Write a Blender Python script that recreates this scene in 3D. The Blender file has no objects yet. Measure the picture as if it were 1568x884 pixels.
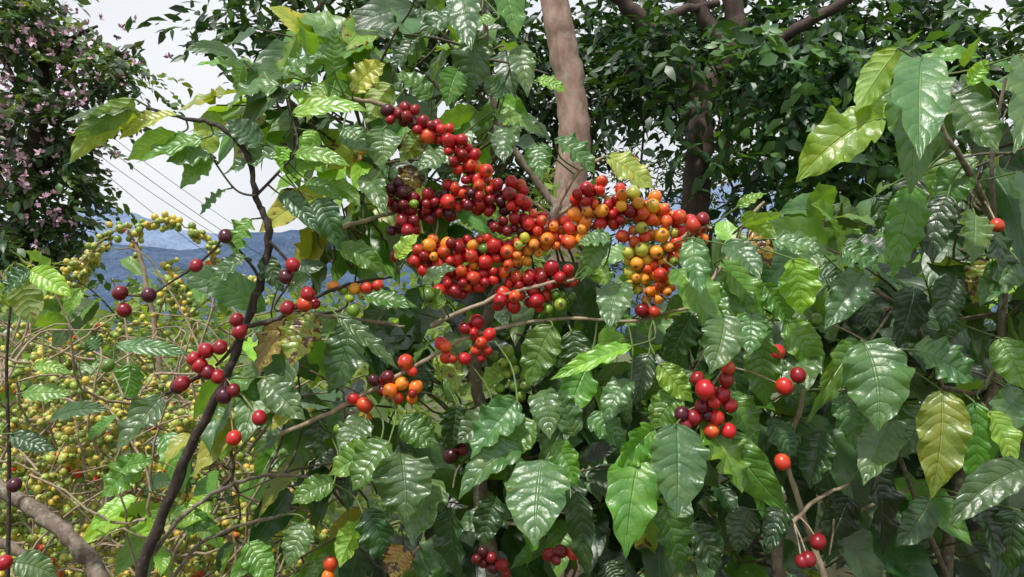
import bpy, math, random
import numpy as np
from mathutils import Vector
random.seed(7); rng=np.random.default_rng(7)
CAMZ=1.6; K=1.274/1568.0
def W(px,py,d):           # picture measurements taken at a real distance d (m) -> world metres
    return np.array([(px-784)*K*d, d, CAMZ+(442-py)*K*d])
def nrm(a):
    return a/np.maximum(np.linalg.norm(a,axis=-1,keepdims=True),1e-9)
UP=np.array([0,0,1.0])
# ------------------------------------------------------------------ materials
def newmat(name):
    m=bpy.data.materials.new(name); m.use_nodes=True; nt=m.node_tree; nt.nodes.clear(); return m,nt
class NB:
    def __init__(s,nt): s.nt=nt
    def n(s,t,**kw):
        x=s.nt.nodes.new(t)
        for k,v in kw.items(): setattr(x,k,v)
        return x
    def l(s,a,b): s.nt.links.new(a,b)
    def m(s,op,a,b=None,c=None,clamp=False):
        x=s.nt.nodes.new('ShaderNodeMath'); x.operation=op; x.use_clamp=clamp
        for i,v in enumerate((a,b,c)):
            if v is None: continue
            if isinstance(v,(int,float)): x.inputs[i].default_value=v
            else: s.l(v,x.inputs[i])
        return x.outputs[0]
    def mix(s,f,a,b,bt='MIX'):
        x=s.nt.nodes.new('ShaderNodeMix'); x.data_type='RGBA'; x.blend_type=bt
        for i,v in ((0,f),(6,a),(7,b)):
            if isinstance(v,(int,float)): x.inputs[i].default_value=v
            elif isinstance(v,tuple): x.inputs[i].default_value=v if len(v)==4 else v+(1,)
            else: s.l(v,x.inputs[i])
        return x.outputs[2]
    def noise(s,scale,detail=3,rough=0.5,vec=None):
        x=s.nt.nodes.new('ShaderNodeTexNoise'); x.inputs['Scale'].default_value=scale
        x.inputs['Detail'].default_value=detail; x.inputs['Roughness'].default_value=rough
        if vec is None:
            tc=s.nt.nodes.new('ShaderNodeTexCoord'); vec=tc.outputs['Object']
        s.l(vec,x.inputs['Vector']); return x.outputs[0]
    def ramp(s,f,a,b):
        x=s.nt.nodes.new('ShaderNodeMapRange'); x.inputs[1].default_value=a; x.inputs[2].default_value=b
        x.interpolation_type='SMOOTHSTEP'; s.l(f,x.inputs[0]); return x.outputs[0]
def leaf_mat(name,hero=True,trans=0.35,rough=0.36,spec=0.6,transgain=1.0,bd=0.0008,vein=0.5):
    m,nt=newmat(name); b=NB(nt)
    at=b.n('ShaderNodeAttribute',attribute_name='tint')
    col=at.outputs['Color']; spot=at.outputs['Alpha']
    geo=b.n('ShaderNodeNewGeometry')
    pr=b.n('ShaderNodeBsdfPrincipled'); 
    if hero:
        uv=b.n('ShaderNodeUVMap'); sp=b.n('ShaderNodeSeparateXYZ'); b.l(uv.outputs[0],sp.inputs[0])
        u=sp.outputs[0]; v=b.m('ABSOLUTE',b.m('MULTIPLY_ADD',sp.outputs[1],2.0,-1.0))
        mid=b.m('SUBTRACT',1.0,b.ramp(v,0.01,0.07))
        n1=b.noise(38,4,0.6); n2=b.noise(300,3,0.6); n0=b.noise(22,2,0.5)
        ph=b.m('SUBTRACT',b.m('MULTIPLY',u,8.5),b.m('MULTIPLY',b.m('POWER',v,1.35),1.5))
        ph=b.m('FRACT',b.m('ADD',ph,b.m('MULTIPLY',n0,2.0)))
        tri=b.m('ABSOLUTE',b.m('MULTIPLY_ADD',ph,2.0,-1.0))      # 1 at the vein, 0 between
        lat=b.ramp(tri,0.86,1.0)
        veins=b.m('MAXIMUM',b.m('MULTIPLY',mid,0.85),b.m('MULTIPLY',lat,0.35))
        c=b.mix(b.m('MULTIPLY',b.ramp(n1,0.45,0.75),0.5),col,b.mix(1.0,col,(2.1,1.4,0.8),'MULTIPLY'))
        c=b.mix(b.m('MULTIPLY',b.ramp(n1,0.5,0.3),0.45),c,b.mix(1.0,col,(0.5,0.62,0.8),'MULTIPLY'))
        c=b.mix(b.m('MULTIPLY',veins,vein),c,b.mix(0.35,b.mix(1.0,col,(2.0,1.7,2.0),'MULTIPLY'),(0.3,0.42,0.16)))
        n3=b.noise(75,3,0.65)
        thr=b.m('SUBTRACT',0.86,b.m('MULTIPLY',spot,0.36))
        edge=b.m('MULTIPLY',b.ramp(v,0.75,1.0),b.m('MULTIPLY',spot,0.16))
        q=b.m('ADD',b.m('SUBTRACT',n3,thr),edge)
        sm=b.ramp(q,-0.03,0.03); ylw=b.ramp(q,-0.12,0.0)
        c=b.mix(b.m('MULTIPLY',ylw,0.7),c,(0.42,0.34,0.03))
        c=b.mix(sm,c,(0.09,0.035,0.015))
        dull=b.mix(geo.outputs['Backfacing'],c,b.mix(0.35,c,(0.16,0.26,0.08)))
        h=b.m('ADD',b.m('MULTIPLY',b.m('POWER',tri,2.5),-1.0),b.m('MULTIPLY',mid,-1.6))
        h=b.m('ADD',h,b.m('MULTIPLY',n2,0.6)); h=b.m('ADD',h,b.m('MULTIPLY',n1,3.5))
        bp=b.n('ShaderNodeBump'); bp.inputs['Strength'].default_value=0.8; bp.inputs['Distance'].default_value=bd
        b.l(h,bp.inputs['Height']); b.l(bp.outputs[0],pr.inputs['Normal'])
        rr=b.m('ADD',b.m('MULTIPLY',n1,0.25),rough-0.1)
        rr=b.m('ADD',rr,b.m('MULTIPLY',geo.outputs['Backfacing'],0.2)); b.l(rr,pr.inputs['Roughness'])
    else:
        n1=b.noise(6,2)
        dull=b.mix(b.m('MULTIPLY',n1,0.5),col,b.mix(1.0,col,(0.4,0.45,0.6),'MULTIPLY')); pr.inputs['Roughness'].default_value=rough
    b.l(dull,pr.inputs['Base Color']); pr.inputs['Specular IOR Level'].default_value=spec
    tr=b.n('ShaderNodeBsdfTranslucent')
    tc=b.mix(1.0,dull,(2.3*transgain,2.1*transgain,0.5*transgain),'MULTIPLY'); b.l(tc,tr.inputs['Color'])
    mx=b.n('ShaderNodeMixShader'); mx.inputs[0].default_value=trans
    b.l(pr.outputs[0],mx.inputs[1]); b.l(tr.outputs[0],mx.inputs[2])
    o=b.n('ShaderNodeOutputMaterial'); b.l(mx.outputs[0],o.inputs[0]); return m
def cherry_mat(name):
    m,nt=newmat(name); b=NB(nt)
    at=b.n('ShaderNodeAttribute',attribute_name='tint'); col=at.outputs['Color']
    uv=b.n('ShaderNodeUVMap'); sp=b.n('ShaderNodeSeparateXYZ'); b.l(uv.outputs[0],sp.inputs[0]); v=sp.outputs[1]
    n=b.noise(70,3); n2=b.noise(420,3,0.7)
    c=b.mix(b.m('MULTIPLY',b.ramp(n,0.42,0.72),0.4),col,b.mix(1.0,col,(0.65,0.3,0.4),'MULTIPLY'))
    c=b.mix(b.m('MULTIPLY',b.ramp(n,0.5,0.28),b.m('MULTIPLY',at.outputs['Alpha'],0.8)),c,(0.75,0.33,0.03))
    c=b.mix(b.m('MULTIPLY',b.ramp(n2,0.6,0.75),0.3),c,(0.3,0.1,0.03))
    ring=b.ramp(v,0.86,0.93)
    c=b.mix(b.m('MULTIPLY',ring,0.85),c,(0.07,0.03,0.012))
    base=b.ramp(v,0.12,0.02); c=b.mix(b.m('MULTIPLY',base,0.7),c,(0.2,0.2,0.04))
    pr=b.n('ShaderNodeBsdfPrincipled'); b.l(c,pr.inputs['Base Color'])
    b.l(b.m('MULTIPLY_ADD',n,0.25,0.19),pr.inputs['Roughness']); pr.inputs['Specular IOR Level'].default_value=0.5
    bp=b.n('ShaderNodeBump'); bp.inputs['Strength'].default_value=0.35; bp.inputs['Distance'].default_value=0.0012
    b.l(b.m('ADD',n,b.m('MULTIPLY',n2,0.15)),bp.inputs['Height']); b.l(bp.outputs[0],pr.inputs['Normal'])
    o=b.n('ShaderNodeOutputMaterial'); b.l(pr.outputs[0],o.inputs[0]); return m
def bark_mat(name,c1,c2,scale=30,dist=0.003,stretch=0.3,lich=0.0):
    m,nt=newmat(name); b=NB(nt)
    tc=b.n('ShaderNodeTexCoord'); mp=b.n('ShaderNodeMapping'); mp.inputs['Scale'].default_value=(1,1,stretch); b.l(tc.outputs['Object'],mp.inputs[0])
    n=b.noise(scale,6,0.65,mp.outputs[0]); n2=b.noise(scale*0.2,3,0.5,mp.outputs[0]); n3=b.noise(scale*0.8,2,0.5)
    c=b.mix(b.ramp(n,0.3,0.7),c1,c2); c=b.mix(b.m('MULTIPLY',b.ramp(n2,0.5,0.8),0.5),c,tuple(x*1.4 for x in c2))
    if lich: c=b.mix(b.m('MULTIPLY',b.ramp(n3,0.58,0.66),lich),c,(0.30,0.31,0.25))
    pr=b.n('ShaderNodeBsdfPrincipled'); b.l(c,pr.inputs['Base Color']); pr.inputs['Roughness'].default_value=0.8
    bp=b.n('ShaderNodeBump'); bp.inputs['Strength'].default_value=0.9; bp.inputs['Distance'].default_value=dist
    b.l(n,bp.inputs['Height']); b.l(bp.outputs[0],pr.inputs['Normal'])
    o=b.n('ShaderNodeOutputMaterial'); b.l(pr.outputs[0],o.inputs[0]); return m
M_leaf=leaf_mat('coffee_leaf',True,0.30,0.36,1.1,1.0,0.0008,0.45); M_leafi=leaf_mat('coffee_leaf_small',True,0.30,0.40,1.0,1.0,0.00052,0.35)
M_far=leaf_mat('tree_leaf',False,0.25,0.42,0.6); M_grass=leaf_mat('undergrowth_leaf',False,0.4,0.5,0.3)
M_cherry=cherry_mat('coffee_cherry')
M_stem=bark_mat('coffee_bark',(0.09,0.06,0.045),(0.22,0.17,0.13),120,0.0015,0.5,0.5)
M_dark=bark_mat('coffee_bark_dark',(0.02,0.011,0.01),(0.06,0.038,0.03),150,0.0015,0.5,0.15)
M_tan=bark_mat('coffee_twig_pale',(0.20,0.14,0.09),(0.40,0.31,0.22),120,0.001,0.5,0.3)
M_green=bark_mat('green_shoot',(0.08,0.14,0.03),(0.14,0.18,0.06),120,0.0006,0.5)
M_brown=bark_mat('brown_twig',(0.06,0.045,0.025),(0.12,0.10,0.06),120,0.0006,0.5)
M_trunk=bark_mat('smooth_tree_bark',(0.19,0.115,0.085),(0.35,0.235,0.185),26,0.006,0.5,0.4)
M_trunk2=bark_mat('dark_tree_bark',(0.03,0.018,0.014),(0.085,0.055,0.042),18,0.012,0.35)
# ------------------------------------------------------------------ mesh helpers
def mkmesh(name,V,F,mat,parent=None,tint=None,uv=None,smooth=True):
    me=bpy.data.meshes.new(name)
    V=np.ascontiguousarray(V,dtype=np.float32); F=np.ascontiguousarray(F,dtype=np.int32); nf,k=F.shape
    me.vertices.add(len(V)); me.vertices.foreach_set('co',V.ravel())
    me.loops.add(nf*k); me.loops.foreach_set('vertex_index',F.ravel())
    me.polygons.add(nf); me.polygons.foreach_set('loop_start',np.arange(0,nf*k,k,dtype=np.int32))
    try: me.polygons.foreach_set('loop_total',np.full(nf,k,dtype=np.int32))
    except Exception: pass
    me.polygons.foreach_set('use_smooth',np.full(nf,smooth))
    if tint is not None:
        a=me.attributes.new('tint','FLOAT_COLOR','POINT'); a.data.foreach_set('color',np.ascontiguousarray(tint,dtype=np.float32).ravel())
    if uv is not None:
        l=me.uv_layers.new(name='UVMap'); l.data.foreach_set('uv',np.ascontiguousarray(uv[F.ravel()],dtype=np.float32).ravel())
    me.update(calc_edges=True); me.materials.append(mat)
    o=bpy.data.objects.new(name,me); bpy.context.scene.collection.objects.link(o)
    if parent: o.parent=parent
    return o
def empty(name,loc=(0,0,0)):
    e=bpy.data.objects.new(name,None); bpy.context.scene.collection.objects.link(e); return e
def leaf_arrays(B,T,N,w,tint,arch,fold,rip,nu,nv,seed=1,ea=0.62,eb=0.92):
    r=np.random.default_rng(seed); n=len(B)
    L=np.linalg.norm(T-B,axis=1)
    d=nrm(T-B); side0=nrm(np.cross(d,N)); nn=np.cross(side0,d)
    bend=nrm(nn*0.6+UP*0.6); C=(B+T)/2+bend*(arch*L)[:,None]+side0*(r.normal(0,0.06,n)*L)[:,None]
    t=np.linspace(0,1,nu+1); v=np.linspace(-1,1,nv+1)
    t_=t[None,:,None]
    P=B[:,None]*(1-t_)**2+2*C[:,None]*t_*(1-t_)+T[:,None]*t_**2
    tan=nrm(2*(C-B)[:,None]*(1-t_)+2*(T-C)[:,None]*t_)
    tw=r.normal(0,0.55,n)[:,None]*(t[None]-0.4)
    Nn=N[:,None]+np.cross(tan,N[:,None])*tw[...,None]
    side=nrm(np.cross(tan,Nn)); nor=np.cross(side,tan)
    pf=(t+1e-6)**ea*(1-t+1e-6)**eb; pf=pf/pf.max(); 
    if nu>8: pf=pf*(1-0.35*np.exp(-((t-0.93)/0.05)**2))
    pf=np.maximum(pf,0.008); pf[-1]=0.0
    hw=(w/2)[:,None]*pf[None]                              # n,nu
    jit=1+0.05*np.sin(t[None]*r.uniform(18,34,n)[:,None]+r.uniform(0,6,n)[:,None])
    hw=hw*jit
    av=np.abs(v)
    cf=np.cos(fold)[:,None,None]; sf=np.sin(fold)[:,None,None]
    f1=r.uniform(2.5,5.5,n)[:,None,None]; p1=r.uniform(0,6.28,(n,1,1)); p2=r.uniform(0,6.28,(n,1,1))
    ph=np.where(v[None,None]>0,p1,p2)
    rp=rip[:,None,None]*(av**2)[None,None]*(np.sin(f1*6.28*t[None,:,None]*0.9+ph)+0.5*np.sin(f1*11*t[None,:,None]+ph*2))
    qu=-0.03*np.abs(np.cos(np.pi*(8.5*t[None,:,None]-1.5*(av**1.35)[None,None])))**3*(av*(1-av)*4)[None,None] if nu>20 else 0
    off=hw[:,:,None]*(av[None,None]*sf+rp+qu - 0.35*sf*(av**2)[None,None])
    V=P[:,:,None]+side[:,:,None]*(hw[:,:,None]*v[None,None]*cf)[...,None]+nor[:,:,None]*off[...,None]
    m=(nu+1)*(nv+1)
    uv=np.zeros((n,nu+1,nv+1,2)); uv[...,0]=t[None,:,None]; uv[...,1]=(v*0.5+0.5)[None,None]
    i,j=np.meshgrid(np.arange(nu),np.arange(nv),indexing='ij'); a=(i*(nv+1)+j).ravel()
    q=np.stack([a,a+1,a+nv+2,a+nv+1],1)
    F=(q[None]+(np.arange(n)*m)[:,None,None]).reshape(-1,4)
    ti=np.repeat(tint,m,axis=0)
    return V.reshape(-1,3),F,uv.reshape(-1,2),ti
def build_leaves(name,recs,nu,nv,mat,parent,seed=1):
    B=np.array([r[0] for r in recs]);T=np.array([r[1] for r in recs]);N=nrm(np.array([r[2] for r in recs]))
    w=np.array([r[3] for r in recs]);ti=np.array([r[4] for r in recs]);ar=np.array([r[5] for r in recs]);fo=np.array([r[6] for r in recs]);rp=np.array([r[7] for r in recs])
    V,F,uv,t=leaf_arrays(B,T,N,w,ti,ar,fo,rp,nu,nv,seed)
    return mkmesh(name,V,F,mat,parent,t,uv)
def smooth_path(pts,rad,sub=6):
    P=np.array(pts,float); R=np.array(rad,float); n=len(P); out=[];ro=[]
    for i in range(n-1):
        p0=P[max(i-1,0)];p1=P[i];p2=P[i+1];p3=P[min(i+2,n-1)]
        for k in range(sub):
            t=k/sub
            out.append(0.5*((2*p1)+(-p0+p2)*t+(2*p0-5*p1+4*p2-p3)*t*t+(-p0+3*p1-3*p2+p3)*t**3)); ro.append(R[i]*(1-t)+R[i+1]*t)
    out.append(P[-1]);ro.append(R[-1]); return np.array(out),np.array(ro)
class Tubes:
    def __init__(s): s.V=[];s.F=[];s.n=0;s.samples=[]
    def add(s,pts,rad,sub=6,seg=8,wob=0.0,knob=0.0,rec=True):
        P,R=smooth_path(pts,rad,sub)
        if wob: P[1:-1]+=rng.normal(0,wob,(len(P)-2,3))
        if knob: R=R*(1+knob*rng.random(len(R)))
        T=nrm(np.gradient(P,axis=0)); ref=np.array([0.31,0.9,0.2]); A=nrm(np.cross(T,ref)); Bv=np.cross(T,A)
        an=np.linspace(0,2*np.pi,seg,endpoint=False)
        ring=P[:,None]+R[:,None,None]*(A[:,None]*np.cos(an)[None,:,None]+Bv[:,None]*np.sin(an)[None,:,None])
        m=len(P); i,j=np.meshgrid(np.arange(m-1),np.arange(seg),indexing='ij'); i=i.ravel();j=j.ravel();jn=(j+1)%seg
        F=np.stack([i*seg+j,i*seg+jn,(i+1)*seg+jn,(i+1)*seg+j],1)+s.n
        s.V.append(ring.reshape(-1,3));s.F.append(F);s.n+=m*seg
        if rec: s.samples.append(P)
        return P
    def build(s,name,mat,parent): return mkmesh(name,np.concatenate(s.V),np.concatenate(s.F),mat,parent)
def build_cherries(name,C,R,A,col,mat,parent,seg=14,ring=10,el=1.12):
    C=np.array(C);R=np.array(R);A=nrm(np.array(A));col=np.array(col); n=len(C)
    th=np.linspace(0,np.pi,ring+1); an=np.linspace(0,2*np.pi,seg,endpoint=False)
    zz=-np.cos(th); rr=np.sin(th)
    zz=np.where(zz>0.965,0.93,zz)       # sunk navel at the free end
    X=nrm(np.cross(A,np.array([0.2,0.5,0.8])+0*A)); Y=np.cross(A,X)
    sq=rng.uniform(0.9,1.06,n)
    V=C[:,None,None]+R[:,None,None,None]*( A[:,None,None]*(zz*el)[None,:,None,None]
        +X[:,None,None]*(rr[:,None]*np.cos(an)[None])[None,:,:,None]*sq[:,None,None,None]
        +Y[:,None,None]*(rr[:,None]*np.sin(an)[None])[None,:,:,None])
    m=(ring+1)*seg; i,j=np.meshgrid(np.arange(ring),np.arange(seg),indexing='ij');i=i.ravel();j=j.ravel();jn=(j+1)%seg
    q=np.stack([i*seg+j,i*seg+jn,(i+1)*seg+jn,(i+1)*seg+j],1)
    F=(q[None]+(np.arange(n)*m)[:,None,None]).reshape(-1,4)
    uv=np.zeros((n,ring+1,seg,2)); uv[...,0]=(an/6.283)[None,None]; uv[...,1]=(th/np.pi)[None,:,None]
    return mkmesh(name,V.reshape(-1,3),F,mat,parent,np.repeat(col,m,axis=0),uv.reshape(-1,2))
# ------------------------------------------------------------------ tints
def tint(code):  # b has backlight painted into the green, k has deep shade
    j=random.uniform(0.65,1.3); j2=random.uniform(0.85,1.2)
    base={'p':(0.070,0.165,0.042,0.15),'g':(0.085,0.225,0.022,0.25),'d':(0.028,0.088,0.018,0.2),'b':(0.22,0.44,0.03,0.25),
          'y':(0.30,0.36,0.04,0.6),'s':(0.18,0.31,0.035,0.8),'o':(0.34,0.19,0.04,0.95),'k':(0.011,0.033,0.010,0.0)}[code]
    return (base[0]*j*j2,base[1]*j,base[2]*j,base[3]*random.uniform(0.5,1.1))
# ================================================================== main coffee plant
plant=empty('coffee_plant'); plantR=empty('coffee_plant.001'); plantL=empty('coffee_plant.002')
st=Tubes(); sd=Tubes(); tn=Tubes()
def tube(T,pts,ds,r0,r1,**kw):
    n=len(pts)
    if not isinstance(ds,(list,tuple)): ds=[ds]*n
    if len(ds)==2 and n!=2: ds=list(np.linspace(ds[0],ds[1],n))
    return T.add([W(p[0],p[1],d) for p,d in zip(pts,ds)],list(np.linspace(r0,r1,n)),**kw)
# long dark stem at left
tube(sd,[(150,1150),(215,884),(262,760),(300,670),(345,580),(375,500),(400,430),(413,370),(405,330),(392,300),(378,235),(330,192),(275,178),(225,165)],[1.0,0.92],0.0068,0.0014,wob=0.0011,knob=0.35)
tube(sd,[(345,580),(320,570),(280,590),(230,612),(190,610)],0.94,0.003,0.0015,wob=0.0005)
tube(sd,[(375,500),(350,540),(330,560)],0.94,0.003,0.0015)
tube(sd,[(400,430),(380,400),(345,365),(330,380),(300,407),(262,432),(228,452),(186,452)],[0.95,0.93],0.002,0.001)
tube(sd,[(413,370),(440,400),(447,425),(420,470),(436,476)],0.95,0.002,0.001)
tube(sd,[(375,500),(420,490),(470,462),(520,440),(560,430),(600,425)],[0.95,1.0],0.003,0.0015,wob=0.0005)
tube(sd,[(392,300),(430,260),(455,225),(450,190),(440,150)],[0.95,1.0],0.002,0.001)
tube(sd,[(392,300),(360,290),(320,235)],0.94,0.0015,0.001)
tube(sd,[(12,884),(14,700),(10,560),(18,450)],1.1,0.003,0.0015)
# brown lower left stems
tube(st,[(235,850),(280,790),(350,745),(420,727),(500,735)],[1.0,1.05],0.0028,0.002,wob=0.0008,knob=0.3)
tube(st,[(255,900),(300,840),(360,808),(430,788)],1.02,0.0026,0.0018,wob=0.0008)
tube(st,[(-60,720),(20,762),(80,800),(130,850),(170,920)],[1.15,1.05],0.0085,0.0105,wob=0.0014,knob=0.3)
tube(st,[(-60,800),(0,830),(50,860),(100,930)],1.15,0.006,0.006,wob=0.001,knob=0.25)
# central trunk and fruiting branches
tube(st,[(860,2300),(830,1300),(760,900),(735,760),(738,640),(728,560),(765,440),(850,335),(830,290),(770,200),(745,100),(742,-40)],[1.15,1.12,1.1,1.08,1.08,1.07,1.07,1.1,1.12,1.12,1.1,1.05],0.012,0.003,wob=0.001,knob=0.2)
FB=[([(540,152),(600,165),(660,195),(720,260),(790,310),(850,340)],1.0),
    ([(510,355),(600,325),(700,305),(800,305),(850,335)],1.0),
    ([(620,400),(700,400),(790,375),(890,352),(1000,335),(1090,350)],1.0),
    ([(660,500),(760,455),(880,428)],.975),
    ([(840,345),(900,300),(960,312),(1030,335)],1.0),
    ([(1080,345),(1020,380),(985,420),(1000,490)],0.98),
    ([(430,665),(520,625),(600,580),(680,535),(760,503),(870,487),(960,492),(1060,470)],0.99),
    ([(440,480),(520,485),(620,500)],1.02),
    ([(1060,470),(1110,400),(1140,340),(1170,310)],[0.99]*4),
    ([(845,340),(880,270),(925,240)],1.0)]
for p,d in FB: tube(tn,p,d,0.0026,0.0016,wob=0.0008,knob=0.35)
tube(tn,[(1290,1000),(1262,884),(1230,790),(1205,700),(1230,610),(1215,560)],0.98,0.0042,0.002,wob=0.0008,knob=0.2)
tube(tn,[(1215,800),(1250,765),(1300,742)],0.96,0.003,0.002,wob=0.0005)
tube(tn,[(1225,830),(1300,790),(1390,750)],0.99,0.003,0.002,wob=0.0005)
tube(st,[(1215,1000),(1190,850),(1190,780),(1150,700)],1.02,0.009,0.005,wob=0.0008)
tube(tn,[(560,960),(640,840),(760,800),(900,830)],1.08,0.003,0.002,wob=0.0008)
tube(tn,[(1080,640),(1085,600),(1110,560),(1120,500)],0.95,0.002,0.0015)
# right plant stems
tr=Tubes()
tube(tr,[(1500,2300),(1480,1300),(1450,884),(1480,700),(1530,560),(1535,400),(1510,320),(1470,240),(1440,190),(1420,90)],[1.1,1.1,1.1,1.1,1.08,1.03,0.97,0.93,0.92,0.92],0.010,0.0016,wob=0.0008)
tube(tr,[(1535,420),(1522,330),(1520,230),(1540,120)],[1.05,1.0,0.97,0.95],0.004,0.0018)
tube(tr,[(1480,700),(1430,560),(1390,480),(1310,430)],[1.1,1.05,1.0,0.98],0.004,0.002)
tube(tr,[(1480,700),(1440,600),(1500,600),(1540,520)],[1.1,1.0,0.97,0.95],0.004,0.002)
tube(tr,[(1370,470),(1330,525)],[1.0,0.93],0.002,0.0015)
tube(tr,[(1450,884),(1400,760),(1360,650)],[1.1,1.0,0.96],0.004,0.002)
# hero leaves: base, tip, width(px), tint, distance
H='''205 152 108 208 36 b 0.90|215 172 106 252 42 s .91|196 168 94 188 30 p .90|272 205 194 246 36 b .92|272 177 182 214 30 y .92
312 212 208 250 34 g .92|322 236 254 248 42 p .93|326 244 276 290 34 g .93|384 200 318 208 26 p .95|428 132 346 172 50 g .97
432 118 490 88 34 p .96|512 112 514 42 58 g .98|540 142 590 98 42 y .98|447 176 568 172 32 b .94|402 222 346 184 40 p .94
432 228 342 268 34 p .94|450 236 538 256 26 b .95|440 226 432 268 30 b .93|526 196 566 232 36 p .97|588 196 584 262 50 p .97
560 268 592 330 40 p .98|500 286 552 318 30 b .97|468 280 524 308 26 g .97|482 306 522 384 44 d .96|430 298 492 362 30 d .96
384 336 362 402 42 g .95|376 394 316 452 34 p .93|516 380 592 420 36 g .98|346 290 306 330 22 g .94|404 392 436 450 30 d .96
608 398 642 360 26 b .94|648 438 702 412 28 p .92|556 452 642 472 30 g .98|516 482 612 568 28 p .94|474 478 446 562 62 s .97
440 488 396 578 52 o .98|534 490 502 604 56 d .99|404 578 468 644 46 p .94|246 608 178 692 52 p .93|486 640 492 712 44 d 1.0
706 -24 722 78 46 p .97|772 -30 792 60 46 g .97|790 72 808 150 36 p .97|732 60 716 158 62 d 1.0|772 150 740 118 32 p .96
820 122 868 142 24 b .96|702 106 684 164 42 g .99|660 152 604 112 36 g .99|782 192 772 252 46 p .97|826 220 828 276 38 p .97
850 214 912 268 42 p .95|752 172 834 208 30 g .97|694 232 640 262 38 p .98|930 240 1002 290 46 y .95|936 366 884 376 30 p .90
922 352 888 432 36 g .91|950 434 932 504 52 p .93|902 396 928 452 34 g .95|1062 364 1072 456 42 p .90|1036 412 1092 516 76 g .93
1108 374 1164 432 44 p .92|1104 398 1168 496 52 g .94|1212 396 1226 484 62 b .91|1170 436 1212 504 42 g .94|1108 482 1086 574 58 p .89
1150 478 1146 546 44 p .91|1168 512 1172 624 50 g .93|1202 490 1262 568 52 g .94|1136 346 1202 328 20 b .94|1128 318 1176 296 18 b .95
1134 332 1192 372 30 b .95|1180 366 1274 392 36 p .94|1322 418 1262 506 52 p .93|1312 446 1336 512 40 d .97|1010 556 1062 616 38 b .93
968 530 842 582 32 b .88|846 498 808 594 52 g .93|874 506 884 578 44 d .97|966 582 928 652 42 p .93|994 540 972 622 38 d .96
1036 648 1036 794 78 p .86|1072 648 1136 756 72 g .89|1108 660 1206 784 56 g .90|1002 656 944 724 50 g .88|984 690 958 856 72 g .88
1018 770 1046 880 62 g .91|830 704 818 838 86 p .86|792 612 720 704 60 p .90|828 598 842 674 46 p .89|880 668 856 596 40 p .91
800 688 702 766 50 p .88|848 678 884 746 42 g .88|614 694 622 802 84 p .87|596 676 540 752 60 g .89|664 734 632 836 72 p .89
692 776 706 892 56 d .88|580 684 504 728 50 g .92|822 644 756 702 48 g .90|884 752 900 890 40 d .90|616 640 668 686 46 g .95
512 738 446 772 36 g .95|1376 74 1310 172 46 b .88|1412 88 1408 246 78 p .84|1372 128 1392 300 76 g .87|1350 182 1218 280 78 b .87
1342 140 1322 214 40 b .90|1458 146 1528 236 66 p .85|1562 84 1552 236 58 p .86|1484 132 1514 92 24 b .90|1400 284 1366 428 54 g .92
1452 298 1428 406 48 d .93|1492 326 1488 406 44 p .93|1524 348 1530 480 50 d .95|1566 262 1572 380 50 p .90|1462 424 1448 512 48 d .95
1322 524 1344 662 92 p .88|1316 524 1234 650 46 g .92|1398 536 1492 586 62 p .88|1442 598 1426 764 70 y .87|1492 616 1494 756 50 g .90
1514 630 1552 716 46 b .89|1530 518 1574 600 50 g .93|1366 640 1322 744 60 p .90|1574 716 1454 808 58 p .86|1424 764 1370 838 46 d .93
1336 712 1352 850 62 k .95|1204 772 1176 850 40 d .97|1492 764 1528 862 52 k .94|1556 780 1548 880 52 d .92|1500 690 1470 640 40 p .95
46 414 110 456 34 b 1.0|26 428 52 500 44 s 1.02|46 414 4 452 36 d 1.0|34 602 112 604 28 g 1.1|216 700 154 762 44 g 1.0
76 644 170 628 26 p 1.0|198 556 204 614 42 g 1.0|176 528 292 542 24 p .98|150 534 134 520 30 p 1.05|16 664 88 690 28 d 1.0
186 716 236 706 30 g 1.0|262 788 334 802 36 g 1.05|330 760 262 810 34 b 1.05|50 560 110 574 20 b 1.1|20 860 90 884 40 p 1.0
650 556 640 618 36 d 1.02|668 540 700 600 40 s 1.02|780 560 740 600 34 b 1.03|590 470 560 520 38 d 1.05|470 420 440 450 30 p 1.0
1246 480 1320 460 40 g .97|1280 520 1220 470 40 p .98|1240 420 1300 440 34 d 1.0|1120 600 1160 690 46 g .95|1180 640 1220 700 44 d .96
1260 660 1240 750 50 d .97|1290 600 1310 690 46 p .95|1060 800 1100 880 44 d .95|1150 780 1130 850 46 d .97|930 860 950 900 40 d .93
760 760 740 840 46 d .94|560 780 600 870 52 d .94|560 800 520 870 44 b .96|470 800 440 870 44 p .98|380 830 420 890 42 g 1.0
620 836 600 890 42 o .93|706 20 640 60 36 d 1.0|760 30 700 60 34 g 1.0|650 200 612 250 34 s 1.02|640 60 600 110 36 d 1.02
548 232 500 262 34 s 1.0|640 258 618 300 40 o 1.03|690 240 700 290 40 d 1.04|480 200 470 250 34 b 1.0|600 130 560 190 44 s 1.02
1140 430 1100 500 50 g .95|1240 540 1200 610 50 p .95|1060 480 1020 560 50 d .97|900 560 870 640 50 g .96|760 640 700 680 50 p .97
1400 440 1370 540 54 k .98|1480 500 1420 560 52 d .98|1290 380 1350 420 44 p 1.0|1420 620 1380 700 60 d .97|1300 760 1260 860 56 k .98
1040 600 1000 660 48 g .93|900 640 960 690 46 p .93|1250 380 1210 430 40 p .97|560 640 520 700 46 p .97|700 620 690 690 44 d .98
1560 400 1500 470 50 p .95|1480 250 1440 330 50 g .95|1340 300 1380 370 46 d .99|1568 600 1500 680 54 p .95|640 880 700 830 46 p .92
500 130 470 190 40 s 1.0|560 200 530 260 34 o 1.02|1150 350 1180 410 34 o .99|1520 400 1490 470 50 s .96|680 470 640 440 30 b .95|740 440 790 420 26 d 1.0'''
hero=[];heroR=[]
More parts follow.
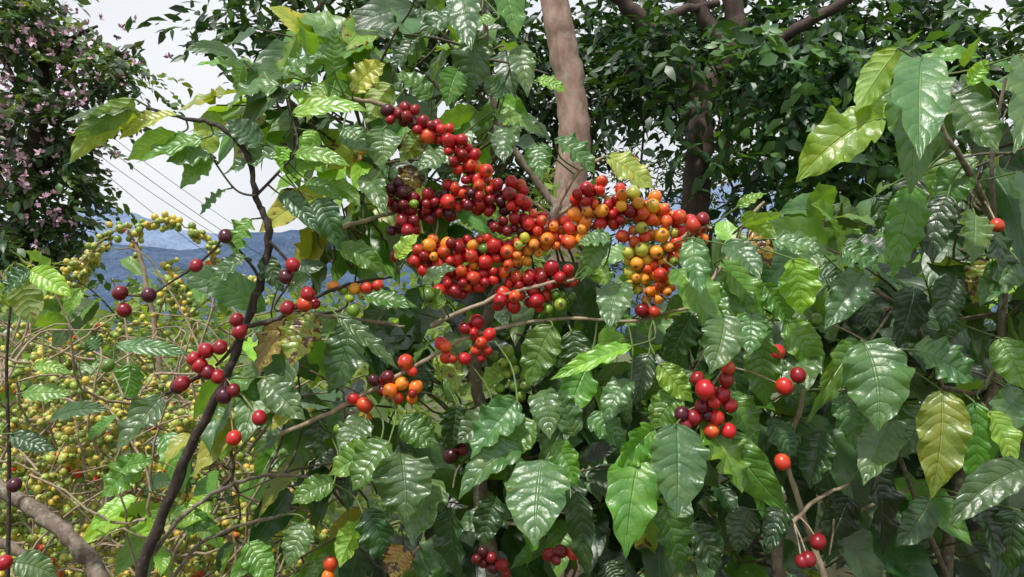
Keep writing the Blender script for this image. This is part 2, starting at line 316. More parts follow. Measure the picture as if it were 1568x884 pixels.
allst=np.concatenate(st.samples+sd.samples+tn.samples+tr.samples)
pet=Tubes()
for item in H.replace('\n','|').split('|'):
    f=item.split(); x0,y0,x1,y1,wd=map(float,f[:5]); code=f[5]; d=float(f[6])
    b=W(x0,y0,d); L2=math.hypot(x1-x0,y1-y0)*K*d
    dd=random.uniform(-0.25,0.25)*L2
    hang=(y1-y0)>abs(x1-x0)
    t=W(x1,y1,d+dd-(0.5 if (code=='p' and hang) else 0.15)*L2)
    if code=='p': n=np.array([random.uniform(-.35,.15),-0.8,0.6+random.uniform(-.15,.15)])
    elif code in 'bys': n=np.array([random.uniform(-.5,.5),0.75,0.55]) if (random.random()<0.3) else np.array([random.uniform(-.4,.4),-0.8,0.5])
    else: n=np.array([random.uniform(-.6,.6),-0.8,0.4+random.uniform(-.2,.3)])
    rec=(b,t,n,wd*K*d*1.14,tint(code),random.uniform(0.06,0.24),random.uniform(0.15,0.55),random.uniform(0.13,0.28))
    (heroR if x0>1290 else hero).append(rec)
    q=allst[np.argmin(np.linalg.norm(allst-b,axis=1))]
    ds=np.linalg.norm(q-b)
    if ds<0.12:
        mid=(b+q)/2+np.array([0,0.01,-0.12*ds])-nrm(t-b)*0.15*ds
        pet.add([q,mid,b,b+(t-b)*0.06],[0.0012,0.0011,0.0010,0.0008],sub=4,seg=6,rec=False)
# random leafy twigs filling the shrubs
fill=[];fillR=[];fillL=[];fillD=[]
def twigs(count,x0,x1,y0,y1,d0,d1,codes,out,tub,tk,dmin,Ls=(0.08,0.15),up=0.1):
    for _ in range(count):
        px=random.uniform(x0,x1);py=random.uniform(y0,y1);d=random.uniform(d0,d1)
        p=W(px,py,d); dr=nrm(np.array([random.uniform(-1,1),random.uniform(-0.9,0.3),random.uniform(-0.3,0.7)+up]))
        pts=[p.copy()]; nn=random.randint(2,3); flip=random.random()<0.6
        for k in range(nn):
            p=p+dr*random.uniform(0.045,0.07); pts.append(p.copy())
            dr=nrm(dr+np.array([random.gauss(0,.2),random.gauss(0,.2),-0.16]))
            s=nrm(np.cross(dr,UP)+rng.normal(0,0.35,3))
            if flip and k%2: s=nrm(np.cross(dr,s))
            for sg in (-1,1):
                if random.random()<0.1: continue
                L=random.uniform(*Ls)*(0.65 if k==nn-1 else 1)
                ld=nrm(s*sg*0.7+dr*0.4+rng.normal(0,.25,3)+np.array([0,-0.25,-random.uniform(0.2,1.3)]))
                b=p+ld*0.008; t=b+ld*L
                if b[1]<dmin or t[1]<dmin: continue
                n=nrm(UP*0.6+np.array([random.gauss(-.05,.4),-0.75+random.gauss(0,.35),0])+dr*0.2)
                if random.random()<0.15: n=nrm(n*np.array([1,-1,1]))
                out.append((b,t,n,L*random.uniform(0.38,0.5),tint(random.choice(codes)),random.uniform(.06,.3),random.uniform(.12,.6),random.uniform(.08,.24)))
        tub.add(pts,list(np.linspace(0.002,0.001,len(pts))),sub=3,seg=6,rec=False)
        if tk:
            q=allst[np.argmin(np.linalg.norm(allst-pts[0],axis=1)+np.where(allst[:,1]<1.0,.05,0))]; m=(pts[0]+q)/2+np.array([0,0.05,-0.03])
            if np.linalg.norm(q-pts[0])<0.3: tub.add([q,m,pts[0]],[0.0022,0.0018,0.0014],sub=4,seg=6,rec=False,wob=0.001)
fs=Tubes(); fr=Tubes(); fl=Tubes()
twigs(26,560,765,60,340,1.1,1.3,'gpddb',fill,fs,1,1.09)
twigs(16,420,600,110,480,1.08,1.25,'gpdbsyg',fill,fs,1,1.05)
twigs(42,880,1240,430,700,1.08,1.35,'ggpdpd',fill,fs,1,1.0)
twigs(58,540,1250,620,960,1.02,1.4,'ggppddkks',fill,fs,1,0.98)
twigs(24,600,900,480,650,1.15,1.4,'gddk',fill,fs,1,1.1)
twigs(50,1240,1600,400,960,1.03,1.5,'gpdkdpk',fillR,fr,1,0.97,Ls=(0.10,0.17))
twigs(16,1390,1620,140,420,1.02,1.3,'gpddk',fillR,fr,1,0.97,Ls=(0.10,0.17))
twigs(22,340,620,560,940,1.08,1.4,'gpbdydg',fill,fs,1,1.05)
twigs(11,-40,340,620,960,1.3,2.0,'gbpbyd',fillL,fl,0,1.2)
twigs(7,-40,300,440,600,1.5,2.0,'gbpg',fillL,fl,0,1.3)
twigs(95,520,1650,480,1000,1.5,2.1,'kdkkd',fillD,fs,0,1.4,Ls=(0.10,0.16))  # inner layer, its shade painted in through the dark tints
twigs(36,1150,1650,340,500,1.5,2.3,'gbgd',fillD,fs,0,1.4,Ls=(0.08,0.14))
build_leaves('leaves_front',hero,30,12,M_leaf,plant,3)
build_leaves('leaves_front',heroR,30,12,M_leaf,plantR,4)
build_leaves('leaves_inner',fill+fillD,16,6,M_leafi,plant,5)
build_leaves('leaves_inner',fillR,16,6,M_leafi,plantR,6)
build_leaves('leaves_inner',fillL,14,6,M_leafi,plantL,7)
pet.build('petioles',M_green,plant); fs.build('leafy_twigs',M_brown,plant); fr.build('leafy_twigs',M_brown,plantR); fl.build('leafy_twigs',M_brown,plantL)
# ------------------------------------------------------------------ cherries
PAL={'k':[(0.15,0.006,0.014,0),(0.24,0.008,0.016,0),(0.33,0.010,0.018,0),(0.07,0.008,0.02,0)],
 'r':[(0.5,0.012,0.018,.05),(0.6,0.022,0.02,.15),(0.38,0.009,0.016,0),(0.26,0.008,0.014,0),(0.62,0.05,0.02,.5)],
 'o':[(0.8,0.2,0.02,.7),(0.72,0.08,0.02,.8),(0.82,0.29,0.03,.6),(0.62,0.04,0.02,.6)],
 'y':[(0.78,0.48,0.04,.5),(0.58,0.52,0.06,.2),(0.82,0.34,0.03,.7),(0.46,0.48,0.07,0)],
 'g':[(0.18,0.32,0.03,0),(0.28,0.4,0.04,.1),(0.1,0.19,0.03,0)]}
CC=[];CR=[];CA=[];CT=[]
cs=Tubes()
def addc(c,r,a,pal):
    CC.append(c);CR.append(r);CA.append(a);j=random.uniform(.8,1.1)
    q=random.choice(PAL[pal]); CT.append((q[0]*j,q[1]*j,q[2]*j,q[3]))
def cluster(pts,rad,n,pals,d=0.985,rb=0.0082):
    P=np.array(pts,float); seg=np.linalg.norm(np.diff(P,axis=0),axis=1) if len(P)>1 else np.array([1.])
    cum=np.concatenate([[0],np.cumsum(seg)])
    made=0;tries=0; n=int(n*1.2)
    while made<n and tries<n*60:
        tries+=1; t=random.random()
        if len(P)>1:
            s=t*cum[-1]; i=min(np.searchsorted(cum,s,side='right')-1,len(seg)-1); f=(s-cum[i])/seg[i]; c=P[i]*(1-f)+P[i+1]*f
        else: c=P[0]
        base=W(c[0],c[1],d); o=nrm(rng.normal(0,1,3)); R=rad*0.88*K*d
        rr=R*(random.random()**0.45); o2=o*np.array([1,0.9,1]); p=base+o2*rr
        r=rb*random.choice((random.uniform(0.68,0.9),random.uniform(0.9,1.15),random.uniform(0.9,1.13)))
        ok=True
        for q,r2 in zip(CC[-320:],CR[-320:]):
            if abs(q[0]-p[0])<0.02 and np.linalg.norm(q-p)<(r+r2)*0.9: ok=False;break
        if not ok: continue
        pal=pals[min(int(t*len(pals)),len(pals)-1)]
        if random.random()<0.16: pal=random.choice(pals)
        if random.random()<0.025: pal='g'
        addc(p,r,nrm(o+rng.normal(0,0.45,3)),pal); made+=1
        if random.random()<0.35: cs.add([base,(base+p)/2+rng.normal(0,.002,3),p],[0.0012,0.001,0.0009],sub=2,seg=5,rec=False)
cluster([(606,172),(640,188),(672,205)],19,24,'kkr')
cluster([(672,205),(700,235),(722,262),(745,285)],23,36,'rrro')
cluster([(604,300),(622,320),(618,345)],24,20,'k')
cluster([(640,322),(680,312),(700,300)],26,32,'kkr')
cluster([(710,305),(750,300),(790,300)],28,44,'krkr')
cluster([(760,345),(800,350),(822,335)],18,16,'kkr')
cluster([(604,388),(612,384)],8,3,'r')
cluster([(648,398),(670,385),(700,385)],26,30,'ror')
cluster([(700,385),(740,385),(772,385)],26,30,'rorr')
cluster([(690,440),(712,425),(740,420)],24,26,'rr')
cluster([(775,395),(800,375),(840,360)],27,42,'oyoo')
cluster([(840,360),(870,358),(892,345)],25,28,'oyooo')
cluster([(772,462),(800,440),(835,425),(865,428)],22,34,'rrr')
cluster([(820,462),(865,462)],18,15,'rg')
cluster([(885,310),(905,290),(922,285)],17,16,'r')
cluster([(893,340),(920,325),(950,325)],22,24,'or')
cluster([(945,310),(980,315),(1015,330)],25,38,'oyoo')
cluster([(1015,335),(1045,345),(1065,350)],19,18,'oor')
cluster([(965,358),(1000,355),(1035,368),(1060,370)],20,28,'oyyo')
cluster([(975,395),(1000,385),(1025,390)],24,30,'yoyo')
cluster([(975,425),(1000,420),(1015,435)],24,28,'yyoo')
cluster([(995,445),(995,478)],16,14,'ooyr')
cluster([(735,485),(722,505),(745,520),(735,542)],13,15,'rr')
cluster([(680,528),(690,550),(708,548)],13,10,'oor')
cluster([(620,540),(628,566)],7,3,'ro')
cluster([(585,585),(610,598),(632,600)],16,13,'kooo',)
cluster([(545,610),(558,632)],13,10,'kro')
cluster([(520,655),(540,652)],8,5,'kr')
cluster([(520,440),(535,448),(570,440)],12,9,'oyo')
cluster([(465,455),(480,465)],9,4,'rk')
cluster([(550,478),(530,482)],8,4,'g')
cluster([(690,660),(720,635),(700,690)],20,14,'ggk',d=1.0)
cluster([(760,610),(800,590),(770,545)],16,10,'gg',d=1.02)
cluster([(706,690)],10,3,'r',d=1.0)
cluster([(650,858),(672,842)],12,6,'kr',d=.96); cluster([(735,852),(770,872)],14,6,'kr',d=.97); cluster([(845,850),(874,850)],14,5,'kr',d=.95)
cluster([(505,866),(500,880)],9,3,'oo',d=.97)
def singles(lst,d,pal,rb=0.0085):
    for x,y in lst:
        p=W(x,y,d); addc(p,rb*random.uniform(.9,1.08),nrm(np.array([random.gauss(0,.4),-.5,-.8])),pal)
        q=allst[np.argmin(np.linalg.norm(allst-p,axis=1))]
        if np.linalg.norm(p-q)<0.1: cs.add([q,(p+q)/2+np.array([0,0,0.003]),p],[0.0013,0.001,0.001],sub=3,seg=5,rec=False)
singles([(297,550),(315,537),(318,570),(333,577),(337,532),(306,560),(345,362),(300,407),(448,406),(437,424),(228,452),(190,475),(184,449),(440,472),(397,640),(278,588),(272,592),(357,598),(343,606),(367,508),(22,743),(362,490)],.93,'k')
singles([(358,671),(471,451),(466,466),(1190,540),(1253,830),(1076,336),(1062,345),(1527,345),(1380,600),(6,862)],.93,'r')
singles([(1222,575),(1198,708),(1201,592)],.9,'r',0.0090)
singles([(1238,857),(1228,860)],.92,'k',0.0084)
singles([(1080,597)],.87,'r',0.0112)
singles([(1118,621),(1106,604),(1098,640),(1112,582),(1115,564),(1116,660),(1068,580),(1090,660),(1094,616)],.88,'r',0.0083)
singles([(1075,622),(1062,640),(1050,650),(1044,634),(1085,636)],.885,'k',0.0080)
singles([(656,452),(165,560),(368,508),(1250,490)],.95,'g',0.008)
build_cherries('cherries',CC,CR,CA,CT,M_cherry,plant,16,12)
cs.build('cherry_stalks',M_tan,plant)
st.build('stems',M_stem,plant); sd.build('stems_dark',M_dark,plant); tn.build('fruiting_branches',M_tan,plant); tr.build('stems',M_stem,plantR)
# ================================================================== yellow-berried coffee bush on the left
CC=[];CR=[];CA=[];CT=[]; lb=Tubes()
PAL['Y']=[(0.46,0.49,0.09,.1),(0.37,0.44,0.09,0),(0.56,0.5,0.09,.1),(0.28,0.38,0.07,0),(0.56,0.42,0.06,.3),(0.2,0.32,0.06,0)]
def berry_branch(P,dens=1.0,rb=0.0074,start=0.3):
    Pp,_=smooth_path(P,[0]*len(P),5); ln=np.concatenate([[0],np.cumsum(np.linalg.norm(np.diff(Pp,axis=0),axis=1))])
    s=ln[-1]*start
    while s<ln[-1]:
        c=np.array([np.interp(s,ln,Pp[:,k]) for k in range(3)])
        for _ in range(max(0,int(random.gauss(6.5,2.0)*dens))):
            o=nrm(rng.normal(0,1,3)); p=c+o*random.uniform(0.007,0.019)
            addc(p,rb*random.uniform(.75,1.1),o,'Y' if random.random()>0.02 else 'o')
        s+=random.uniform(0.02,0.034)
def lbr(px,d,r=0.0028,dens=1.0,start=0.1):
    P=[W(x,y,d+random.uniform(-.03,.03)) for x,y in px]; lb.add(P,list(np.linspace(r,0.0013,len(P))),wob=0.001,rec=False); berry_branch(P,dens,start=start)
lb.add([W(300,1400,1.75),W(270,800,1.72),W(245,560,1.7),(W(225,440,1.7)),W(208,372,1.7)],[0.012,0.009,0.006,0.005,0.004],wob=0.001,rec=False)
lbr([(208,372),(222,345),(255,340),(290,350),(330,382)],1.7,dens=1.3)
lbr([(215,400),(195,352),(165,362),(140,385),(120,405)],1.7,dens=.8)
lbr([(170,370),(135,392),(105,415),(75,470)],1.75)
lbr([(150,380),(120,430),(100,500)],1.8); lbr([(240,490),(262,440),(285,462),(300,520)],1.7)
lbr([(255,400),(272,430),(268,470)],1.72); lbr([(330,385),(325,405),(318,420)],1.75); lbr([(360,425),(390,440),(400,470)],1.75,dens=.7)
for _ in range(120):
    d=random.uniform(1.35,2.5); x=random.uniform(-60,440); y=random.uniform(500,900)
    if y<580 and (x>300): continue
    p=W(x,y,d); s=random.choice((-1,1)); a=random.uniform(.08,.24); h=random.uniform(.05,.22)
    P=[p+np.array([-s*a,0.05,-h*1.6]),p+np.array([-s*a*.6,0.02,-h*.5]),p+np.array([0,0,0]),p+np.array([s*a*.6,-0.02,-h*.15]),p+np.array([s*a,-0.05,-h*.8])]
    P=[q+rng.normal(0,.012,3) for q in P]
    lb.add(P,[0.004,0.003,0.0025,0.002,0.0013],wob=0.0025,rec=False)
    if random.random()<0.85: berry_branch(P,random.uniform(.5,1.2))
for _ in range(230):   # bare criss-cross twigs
    d=random.uniform(1.2,2.2); p=W(random.uniform(-40,480),random.uniform(540,960),d); v=nrm(np.array([random.uniform(-1,1),random.uniform(-.3,.3),random.uniform(.0,1)]))*random.uniform(.12,.35)
    lb.add([p,p+v*.35+rng.normal(0,.025,3),p+v*.7+rng.normal(0,.025,3),p+v+np.array([0,0,-.05])],[0.0024,0.002,0.0015,0.001],wob=0.002,rec=False,sub=4)
build_cherries('berries',CC,CR,CA,CT,M_cherry,plantL,9,7,1.08)
lb.build('branches',M_tan,plantL)
# ================================================================== leafy sprays (vectorised) for background trees
def sprays(P0,D,Ls,nl,leafL,wr,cols,droop=0.35,seed=1):
    r=np.random.default_rng(seed); n=len(P0)
    t=(np.arange(nl)+0.5)/nl; t=t[None,:,None]
    P=P0[:,None]+D[:,None]*Ls[:,None,None]*t+np.array([0,0,-1.0])*(droop*Ls[:,None,None]*t**2)
    S=nrm(np.cross(D,UP)+r.normal(0,.3,(n,3)))
    sg=np.where(np.arange(nl)%2,1,-1)[None,:,None]
    ld=nrm(D[:,None]*0.7+S[:,None]*sg*0.8+r.normal(0,0.35,(n,nl,3))+np.array([0,0,-0.35]))
    L=leafL*r.uniform(.6,1.25,(n,nl,1)); T=P+ld*L
    N=nrm(UP*0.8+np.array([0,-.35,0])+r.normal(0,0.5,(n,nl,3)))
    c=cols[r.integers(0,len(cols),n)][:,None]*r.uniform(.7,1.35,(n,nl,1))
    m=n*nl; c=np.concatenate([c.reshape(m,3),np.zeros((m,1))],1)
    return P.reshape(m,3),T.reshape(m,3),N.reshape(m,3),(L.reshape(m)*wr),c
def blobs(bl,seed=1):
    r=np.random.default_rng(seed); out=[]
    for (px,py,rx,ry,d,dr,n) in bl:
        c=W(px,py,d); o=nrm(r.normal(0,1,(n,3)))*(r.random((n,1))**0.4)
        out.append(c+o*np.array([rx*K*d,dr,ry*K*d]))
    return np.concatenate(out)
def foliage(name,P0,mat,parent,leafL,cols,nl=12,sl=(0.25,0.5),wr=0.42,seed=1,up=0.1,nu=3,droop=.35):
    r=np.random.default_rng(seed); n=len(P0); D=nrm(r.normal(0,1,(n,3))*np.array([1,1,.6])+UP*up)
    Ls=r.uniform(sl[0],sl[1],n); B,T,N,w,c=sprays(P0,D,Ls,nl,leafL,wr,np.array(cols),droop,seed)
    m=len(B); V,F,uv,ti=leaf_arrays(B,T,N,w,c,r.uniform(0,.2,m),r.uniform(0,.5,m),np.zeros(m),nu,2,seed)
    return mkmesh(name,V,F,mat,parent,ti,uv)
darkc=[(0.035,0.085,0.022),(0.020,0.055,0.016),(0.05,0.115,0.025),(0.025,0.07,0.026)]  # leaf greens darkened to paint in the shade of the crowns
# pale-trunk tree
tA=empty('shade_tree'); tt=Tubes()
tube(tt,[(856,1350),(862,760),(866,420),(868,330),(880,220),(872,130),(858,50),(846,-40),(838,-300),(850,-600)],3.6,0.085,0.055,wob=0.003,seg=20,rec=False)
tube(tt,[(846,-40),(700,-120),(560,-60),(480,20)],[3.6,4.0,4.3,4.4],0.04,0.01,rec=False)
tube(tt,[(700,-120),(640,0),(560,70)],[4.0,4.3,4.4],0.02,0.005,rec=False)
tube(tt,[(480,-60),(400,-20),(320,40)],[4.3,4.4,4.4],0.015,0.005,rec=False)
tt.build('trunk',M_trunk,tA)
P0=blobs([(320,35,40,25,4.4,.3,9),(380,20,60,30,4.4,.4,16),(345,80,25,22,4.3,.3,6),(410,65,40,35,4.4,.3,9),(480,20,70,34,4.4,.5,26),(550,40,60,50,4.4,.5,36),(620,50,60,70,4.4,.5,60),(700,40,80,80,4.5,.5,90),(480,-80,240,60,4.4,.7,60)],11)
foliage('crown',P0,M_far,tA,0.10,darkc,9,(.2,.4),.4,12)
# dark-trunk tree
tB=empty('shade_tree.001'); t2=Tubes()
tube(t2,[(1058,1200),(1062,700),(1062,420),(1064,320),(1072,230),(1070,175),(1085,130)],4.6,0.09,0.07,wob=0.006,seg=18,rec=False)
tube(t2,[(1085,135),(1120,70),(1128,30),(1110,-40)],4.6,0.07,0.05,wob=0.006,seg=14,rec=False)
tube(t2,[(1080,150),(1040,90),(1000,50),(960,10),(900,-50)],[4.6,4.4],0.055,0.04,wob=0.006,seg=14,rec=False)
tube(t2,[(1120,80),(1080,30),(1060,-20),(1000,-60)],4.6,0.05,0.03,wob=0.005,seg=12,rec=False)
tube(t2,[(1125,75),(1190,60),(1260,20),(1350,-30)],[4.6,4.2],0.04,0.025,wob=0.005,seg=12,rec=False)
tube(t2,[(1000,50),(1030,20),(1100,5)],[4.45,4.6],0.035,0.02,wob=0.005,seg=12,rec=False)
tube(t2,[(1190,60),(1220,110),(1290,170),(1330,260)],[4.5,4.2],0.02,0.006,wob=0.005,rec=False)
tube(t2,[(700,30),(660,5),(640,-40)],4.6,0.05,0.03,wob=0.005,rec=False)
for x in (930,985,1020,1115,1150,1180,1235,1300,1340): tube(t2,[(x,430),(x+random.uniform(-20,20),330),(x+random.uniform(-30,30),200),(x+random.uniform(-50,50),80)],[5.5,5.0],0.012,0.005,wob=0.01,rec=False)
t2.build('trunk',M_trunk2,tB)
bl=[(760,60,90,90,5.6,.6,90),(940,70,120,90,5.8,.6,140),(1080,80,150,90,5.9,.7,180),(1250,80,140,100,5.3,.8,210),(1400,70,130,60,5.2,.8,110),(1520,80,100,50,5.0,.8,76),
 (1010,60,50,40,4.2,.2,14),(960,120,70,70,5.2,.4,60),(1110,130,50,50,4.2,.2,14),
 (1120,-130,400,80,5.5,.8,240),(1120,130,230,90,7.2,.8,300),(820,190,120,130,6.4,.5,200),(1450,150,110,50,6.0,.6,90)]
foliage('crown',blobs(bl,13),M_far,tB,0.105,darkc,11,(.22,.45),.42,14)
# climbing vine hanging from the dark tree
foliage('climbing_vine',blobs([(1200,60,120,60,4.1,.3,34),(1290,130,110,60,4.2,.4,56),(1230,180,80,50,4.3,.4,40),(1140,230,50,50,4.5,.3,20),(1340,220,70,80,4.6,.5,50),(1250,270,70,50,4.6,.4,26)],31),M_far,None,0.115,[(0.05,0.12,0.04),(0.07,0.17,0.05),(0.03,0.08,0.03),(0.09,0.2,0.04)],9,(.25,.5),.5,32,up=-.4)
# flowering tree at far left
tC=empty('flowering_tree'); t3=Tubes()
tube(t3,[(40,1300),(35,700),(25,400),(40,300),(60,180),(60,60),(30,-60)],5.0,0.09,0.03,wob=0.006,seg=12,rec=False)
for p in [[(40,300),(90,230),(140,180),(190,100)],[(60,180),(20,120),(-20,40)],[(60,100),(110,60),(150,40)],[(30,380),(90,330),(140,280)],[(10,300),(-40,200),(-80,100)]]: tube(t3,p,5.0,0.03,0.008,rec=False,wob=0.004)
t3.build('trunk',M_trunk2,tC)
bl=[(20,40,60,60,5,.5,80),(80,70,60,50,5,.5,70),(165,110,46,44,5,.4,44),(50,180,80,60,5,.5,90),(130,190,48,44,5,.4,44),(40,280,90,60,5,.5,84),(110,270,44,44,5,.4,36),(30,360,70,50,5,.5,70),(100,345,44,34,5,.3,26),(-60,150,70,220,5.2,.6,130),(40,-50,80,40,5,.5,36),(190,100,24,34,5,.3,14),(40,400,80,40,5,.4,60)]
P0=blobs(bl,15)
foliage('crown',P0,M_far,tC,0.07,[(0.09,0.17,0.05),(0.05,0.11,0.04),(0.15,0.23,0.07),(0.06,0.09,0.05)],11,(.16,.32),.55,16)
mF,nt=newmat('pink_blossom'); b=NB(nt); pr=b.n('ShaderNodeBsdfPrincipled'); at=b.n('ShaderNodeAttribute',attribute_name='tint'); b.l(at.outputs['Color'],pr.inputs['Base Color']); pr.inputs['Roughness'].default_value=.6; o=b.n('ShaderNodeOutputMaterial'); b.l(pr.outputs[0],o.inputs[0])
r=np.random.default_rng(5); fl0=P0[r.integers(0,len(P0),520)]+r.normal(0,.12,(520,3))+np.array([0,-0.25,0.03])
Bf=np.repeat(fl0,5,axis=0); dirs=nrm(r.normal(0,1,(len(Bf),3))+np.array([0,-.3,.3])); Tf=Bf+dirs*0.036; m=len(Bf)
cf=np.concatenate([np.array([(0.62,0.38,0.49)])*r.uniform(.6,1.3,(m,1)),np.zeros((m,1))],1)
V,F,uv,ti=leaf_arrays(Bf,Tf,nrm(r.normal(0,1,(m,3))),np.full(m,.02),cf,r.uniform(0,.2,m),r.uniform(0,.5,m),np.zeros(m),3,2,9); mkmesh('blossoms',V,F,mF,tC,ti,uv)
# undergrowth behind the plants (low on the left, taller on the right)
def hedge(n,x0,x1,y0,y1,topf,seed):
    r=np.random.default_rng(seed); x=r.uniform(x0,x1,n); y=r.uniform(y0,y1,n)
    px=x/(K*y)+784; z0=topf(px,y); zt=np.maximum(z0,0.1); z=zt*(r.random(n)**0.35)
    return np.stack([x,y,z],1)
def topL(px,y):   # metres
    py=np.interp(px,[-400,0,100,200,300,520,620,760,900,1100,1300,1700,2300],[430,425,440,462,468,470,400,300,235,215,215,210,250])
    return CAMZ+(442-py)*K*y+0.07*np.sin(px*0.03)*1
grc=[(0.16,0.26,0.05),(0.2,0.3,0.06),(0.11,0.19,0.05),(0.25,0.32,0.08)]
foliage('undergrowth',np.concatenate([hedge(2100,-5,0.3,3.4,6.5,topL,1),hedge(500,-3,0.2,2.8,3.6,lambda p,y:topL(p,y)-.25,2)]),M_grass,None,0.08,grc,9,(.15,.3),.3,22,.3)
foliage('hedge',np.concatenate([hedge(2600,-0.6,6,6.3,8.5,topL,3),hedge(500,0.9,3.2,3.0,4.0,lambda p,y:CAMZ+(442-350)*K*y+0*p,4)]),M_grass,None,0.085,[(0.05,0.09,0.03),(0.07,0.12,0.03),(0.11,0.18,0.04),(0.08,0.075,0.045)],9,(.15,.35),.24,23,.4)
# ================================================================== ground and hills
def grid(name,xs,ys,zf,mat):
    X,Y=np.meshgrid(xs,ys,indexing='ij'); Z=zf(X,Y); V=np.stack([X,Y,Z],-1).reshape(-1,3); nx,ny=len(xs),len(ys)
    i,j=np.meshgrid(np.arange(nx-1),np.arange(ny-1),indexing='ij'); a=(i*ny+j).ravel(); F=np.stack([a,a+ny,a+ny+1,a+1],1)
    return mkmesh(name,V,F,mat)
mg,nt=newmat('ground_soil_grass'); b=NB(nt); pr=b.n('ShaderNodeBsdfPrincipled'); n1=b.noise(1.2,6,.6); n2=b.noise(14,5,.7)
c=b.mix(b.ramp(n1,.4,.6),(0.05,0.10,0.025),(0.10,0.07,0.04)); c=b.mix(b.m('MULTIPLY',n2,.6),c,(0.10,0.14,0.04)); b.l(c,pr.inputs['Base Color']); pr.inputs['Roughness'].default_value=.95
bp=b.n('ShaderNodeBump'); bp.inputs['Distance'].default_value=.05; b.l(n2,bp.inputs['Height']); b.l(bp.outputs[0],pr.inputs['Normal']); o=b.n('ShaderNodeOutputMaterial'); b.l(pr.outputs[0],o.inputs[0])
s=np.sign(np.linspace(-1,1,121)); ax=s*np.abs(np.linspace(-1,1,121))**3*6000
grid('ground',ax,ax,lambda X,Y:0.06*np.sin(X*1.3)*np.cos(Y*1.1)*np.exp(-(X**2+Y**2)/400)-np.clip((np.hypot(X,Y)-12)*0.12,0,60),mg)
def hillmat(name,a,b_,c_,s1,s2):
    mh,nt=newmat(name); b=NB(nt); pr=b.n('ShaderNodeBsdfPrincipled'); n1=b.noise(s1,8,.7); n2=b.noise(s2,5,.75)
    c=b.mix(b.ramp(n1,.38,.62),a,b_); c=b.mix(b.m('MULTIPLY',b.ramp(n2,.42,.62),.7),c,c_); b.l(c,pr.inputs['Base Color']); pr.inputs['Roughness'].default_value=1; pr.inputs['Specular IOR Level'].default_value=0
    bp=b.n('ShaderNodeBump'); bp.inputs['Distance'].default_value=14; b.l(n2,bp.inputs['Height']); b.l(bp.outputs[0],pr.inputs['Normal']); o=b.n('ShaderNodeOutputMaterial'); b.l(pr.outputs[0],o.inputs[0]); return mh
def gully(X,Y,s):
    a=np.abs(np.sin(X*0.011*s+1.7*np.sin(Y*.004*s)))+0.5*np.abs(np.sin(X*.023*s-Y*.012*s+2))+.25*np.abs(np.sin(X*.051*s+Y*.033*s))+.12*np.sin(X*.13*s)*np.sin(Y*.11*s)
    return a
def hz(D,prof,dep,back,gs,ga):
    xs,ys=prof
    def f(X,Y):
        px=X/(K*D)+784; h=np.interp(px,xs,ys)*K*D
        e=np.clip((Y-(D-dep))/dep,0,1)**0.85*np.clip((D+back-Y)/back*1.3,0,1)
        return (h+62)*e+ga*(gully(X,Y,gs)-1)*np.sin(np.pi*np.clip(e,0,1)*0.85+.1)-62
    return f
grid('hills',np.linspace(-3500,3500,460),np.linspace(2300,4300,110),hz(3000,([-1500,-400,40,90,135,190,260,340,400,520,700,1000,1220,1500,2500],[200,150,100,112,132,112,90,82,76,80,110,140,185,190,150]),700,1200,.8,26),hillmat('far_hill_hazed_forest',(0.19,0.26,0.40),(0.25,0.33,0.47),(0.16,0.22,0.35),.006,.04))  # forest colours with blue distance haze painted in
grid('hills',np.linspace(-1600,1600,420),np.linspace(700,1900,130),hz(1400,([-1500,-400,60,110,160,250,340,380,460,520,560,700,1000,1500],[100,90,60,62,70,60,64,86,92,62,50,60,70,70]),650,450,1.6,16),hillmat('near_hill_hazed_forest',(0.095,0.15,0.25),(0.14,0.20,0.31),(0.075,0.12,0.20),.014,.08))  # nearer slopes, a deeper blue haze mixed into the base colour
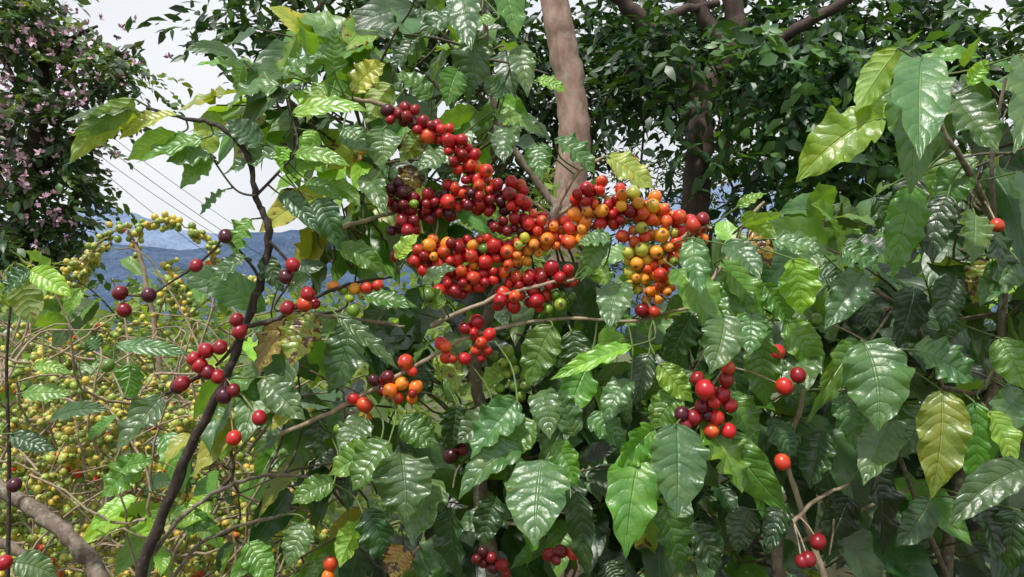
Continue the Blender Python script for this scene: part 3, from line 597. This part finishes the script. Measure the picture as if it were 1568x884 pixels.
# wires
wt=Tubes()
for (a,bb) in [((-150,-80),(380,360)),((-150,-20),(370,385)),((-100,10),(360,420)),((100,180),(560,470))]:
    A=W(a[0],a[1],11);B=W(bb[0],bb[1],16); m_=(A+B)/2+np.array([0,0,-.25]); wt.add([A,m_,B],[.005]*3,sub=12,seg=6,rec=False)
mw=bark_mat('wire_metal',(0.05,0.05,0.05),(0.09,0.09,0.1),10,.001); wt.build('power_line',mw,None)
# ================================================================== light
sc=bpy.context.scene
w=bpy.data.worlds.new('World'); sc.world=w; w.use_nodes=True; nt=w.node_tree; nt.nodes.clear(); b=NB(nt)
EL,AZ=64,-150   # high sun, a little behind the camera's left shoulder
sk=b.n('ShaderNodeTexSky',sky_type='NISHITA'); sk.sun_disc=False; sk.sun_elevation=math.radians(EL); sk.sun_rotation=math.radians(AZ); sk.dust_density=2
tc=b.n('ShaderNodeTexCoord'); cl=b.noise(2.2,5,.55,tc.outputs['Generated'])
cc=b.mix(b.ramp(cl,.3,.7),(6.9,7.15,7.6),(8.4,8.5,8.7)); c=b.mix(0.92,sk.outputs[0],cc)
bg=b.n('ShaderNodeBackground'); bg.inputs[1].default_value=0.122; b.l(c,bg.inputs[0]); o=b.n('ShaderNodeOutputWorld'); b.l(bg.outputs[0],o.inputs[0])
sl=bpy.data.lights.new('sun','SUN'); sl.energy=4.3; sl.angle=math.radians(3); sl.color=(1,.97,.91); so=bpy.data.objects.new('sun',sl); sc.collection.objects.link(so)
el,az=math.radians(EL),math.radians(AZ); dv=Vector((math.sin(az)*math.cos(el),math.cos(az)*math.cos(el),math.sin(el))); so.rotation_euler=dv.to_track_quat('Z','Y').to_euler(); so.location=(0,0,20)
cd=bpy.data.cameras.new('camera'); cam=bpy.data.objects.new('camera',cd); sc.collection.objects.link(cam); cam.location=(0,0,CAMZ); cam.rotation_euler=(math.radians(90),0,0)
cd.sensor_width=36; cd.lens=18/0.637; cd.clip_start=.02; cd.clip_end=12000; sc.camera=cam
sc.view_settings.view_transform='Standard'; sc.view_settings.look='None'; sc.view_settings.exposure=0
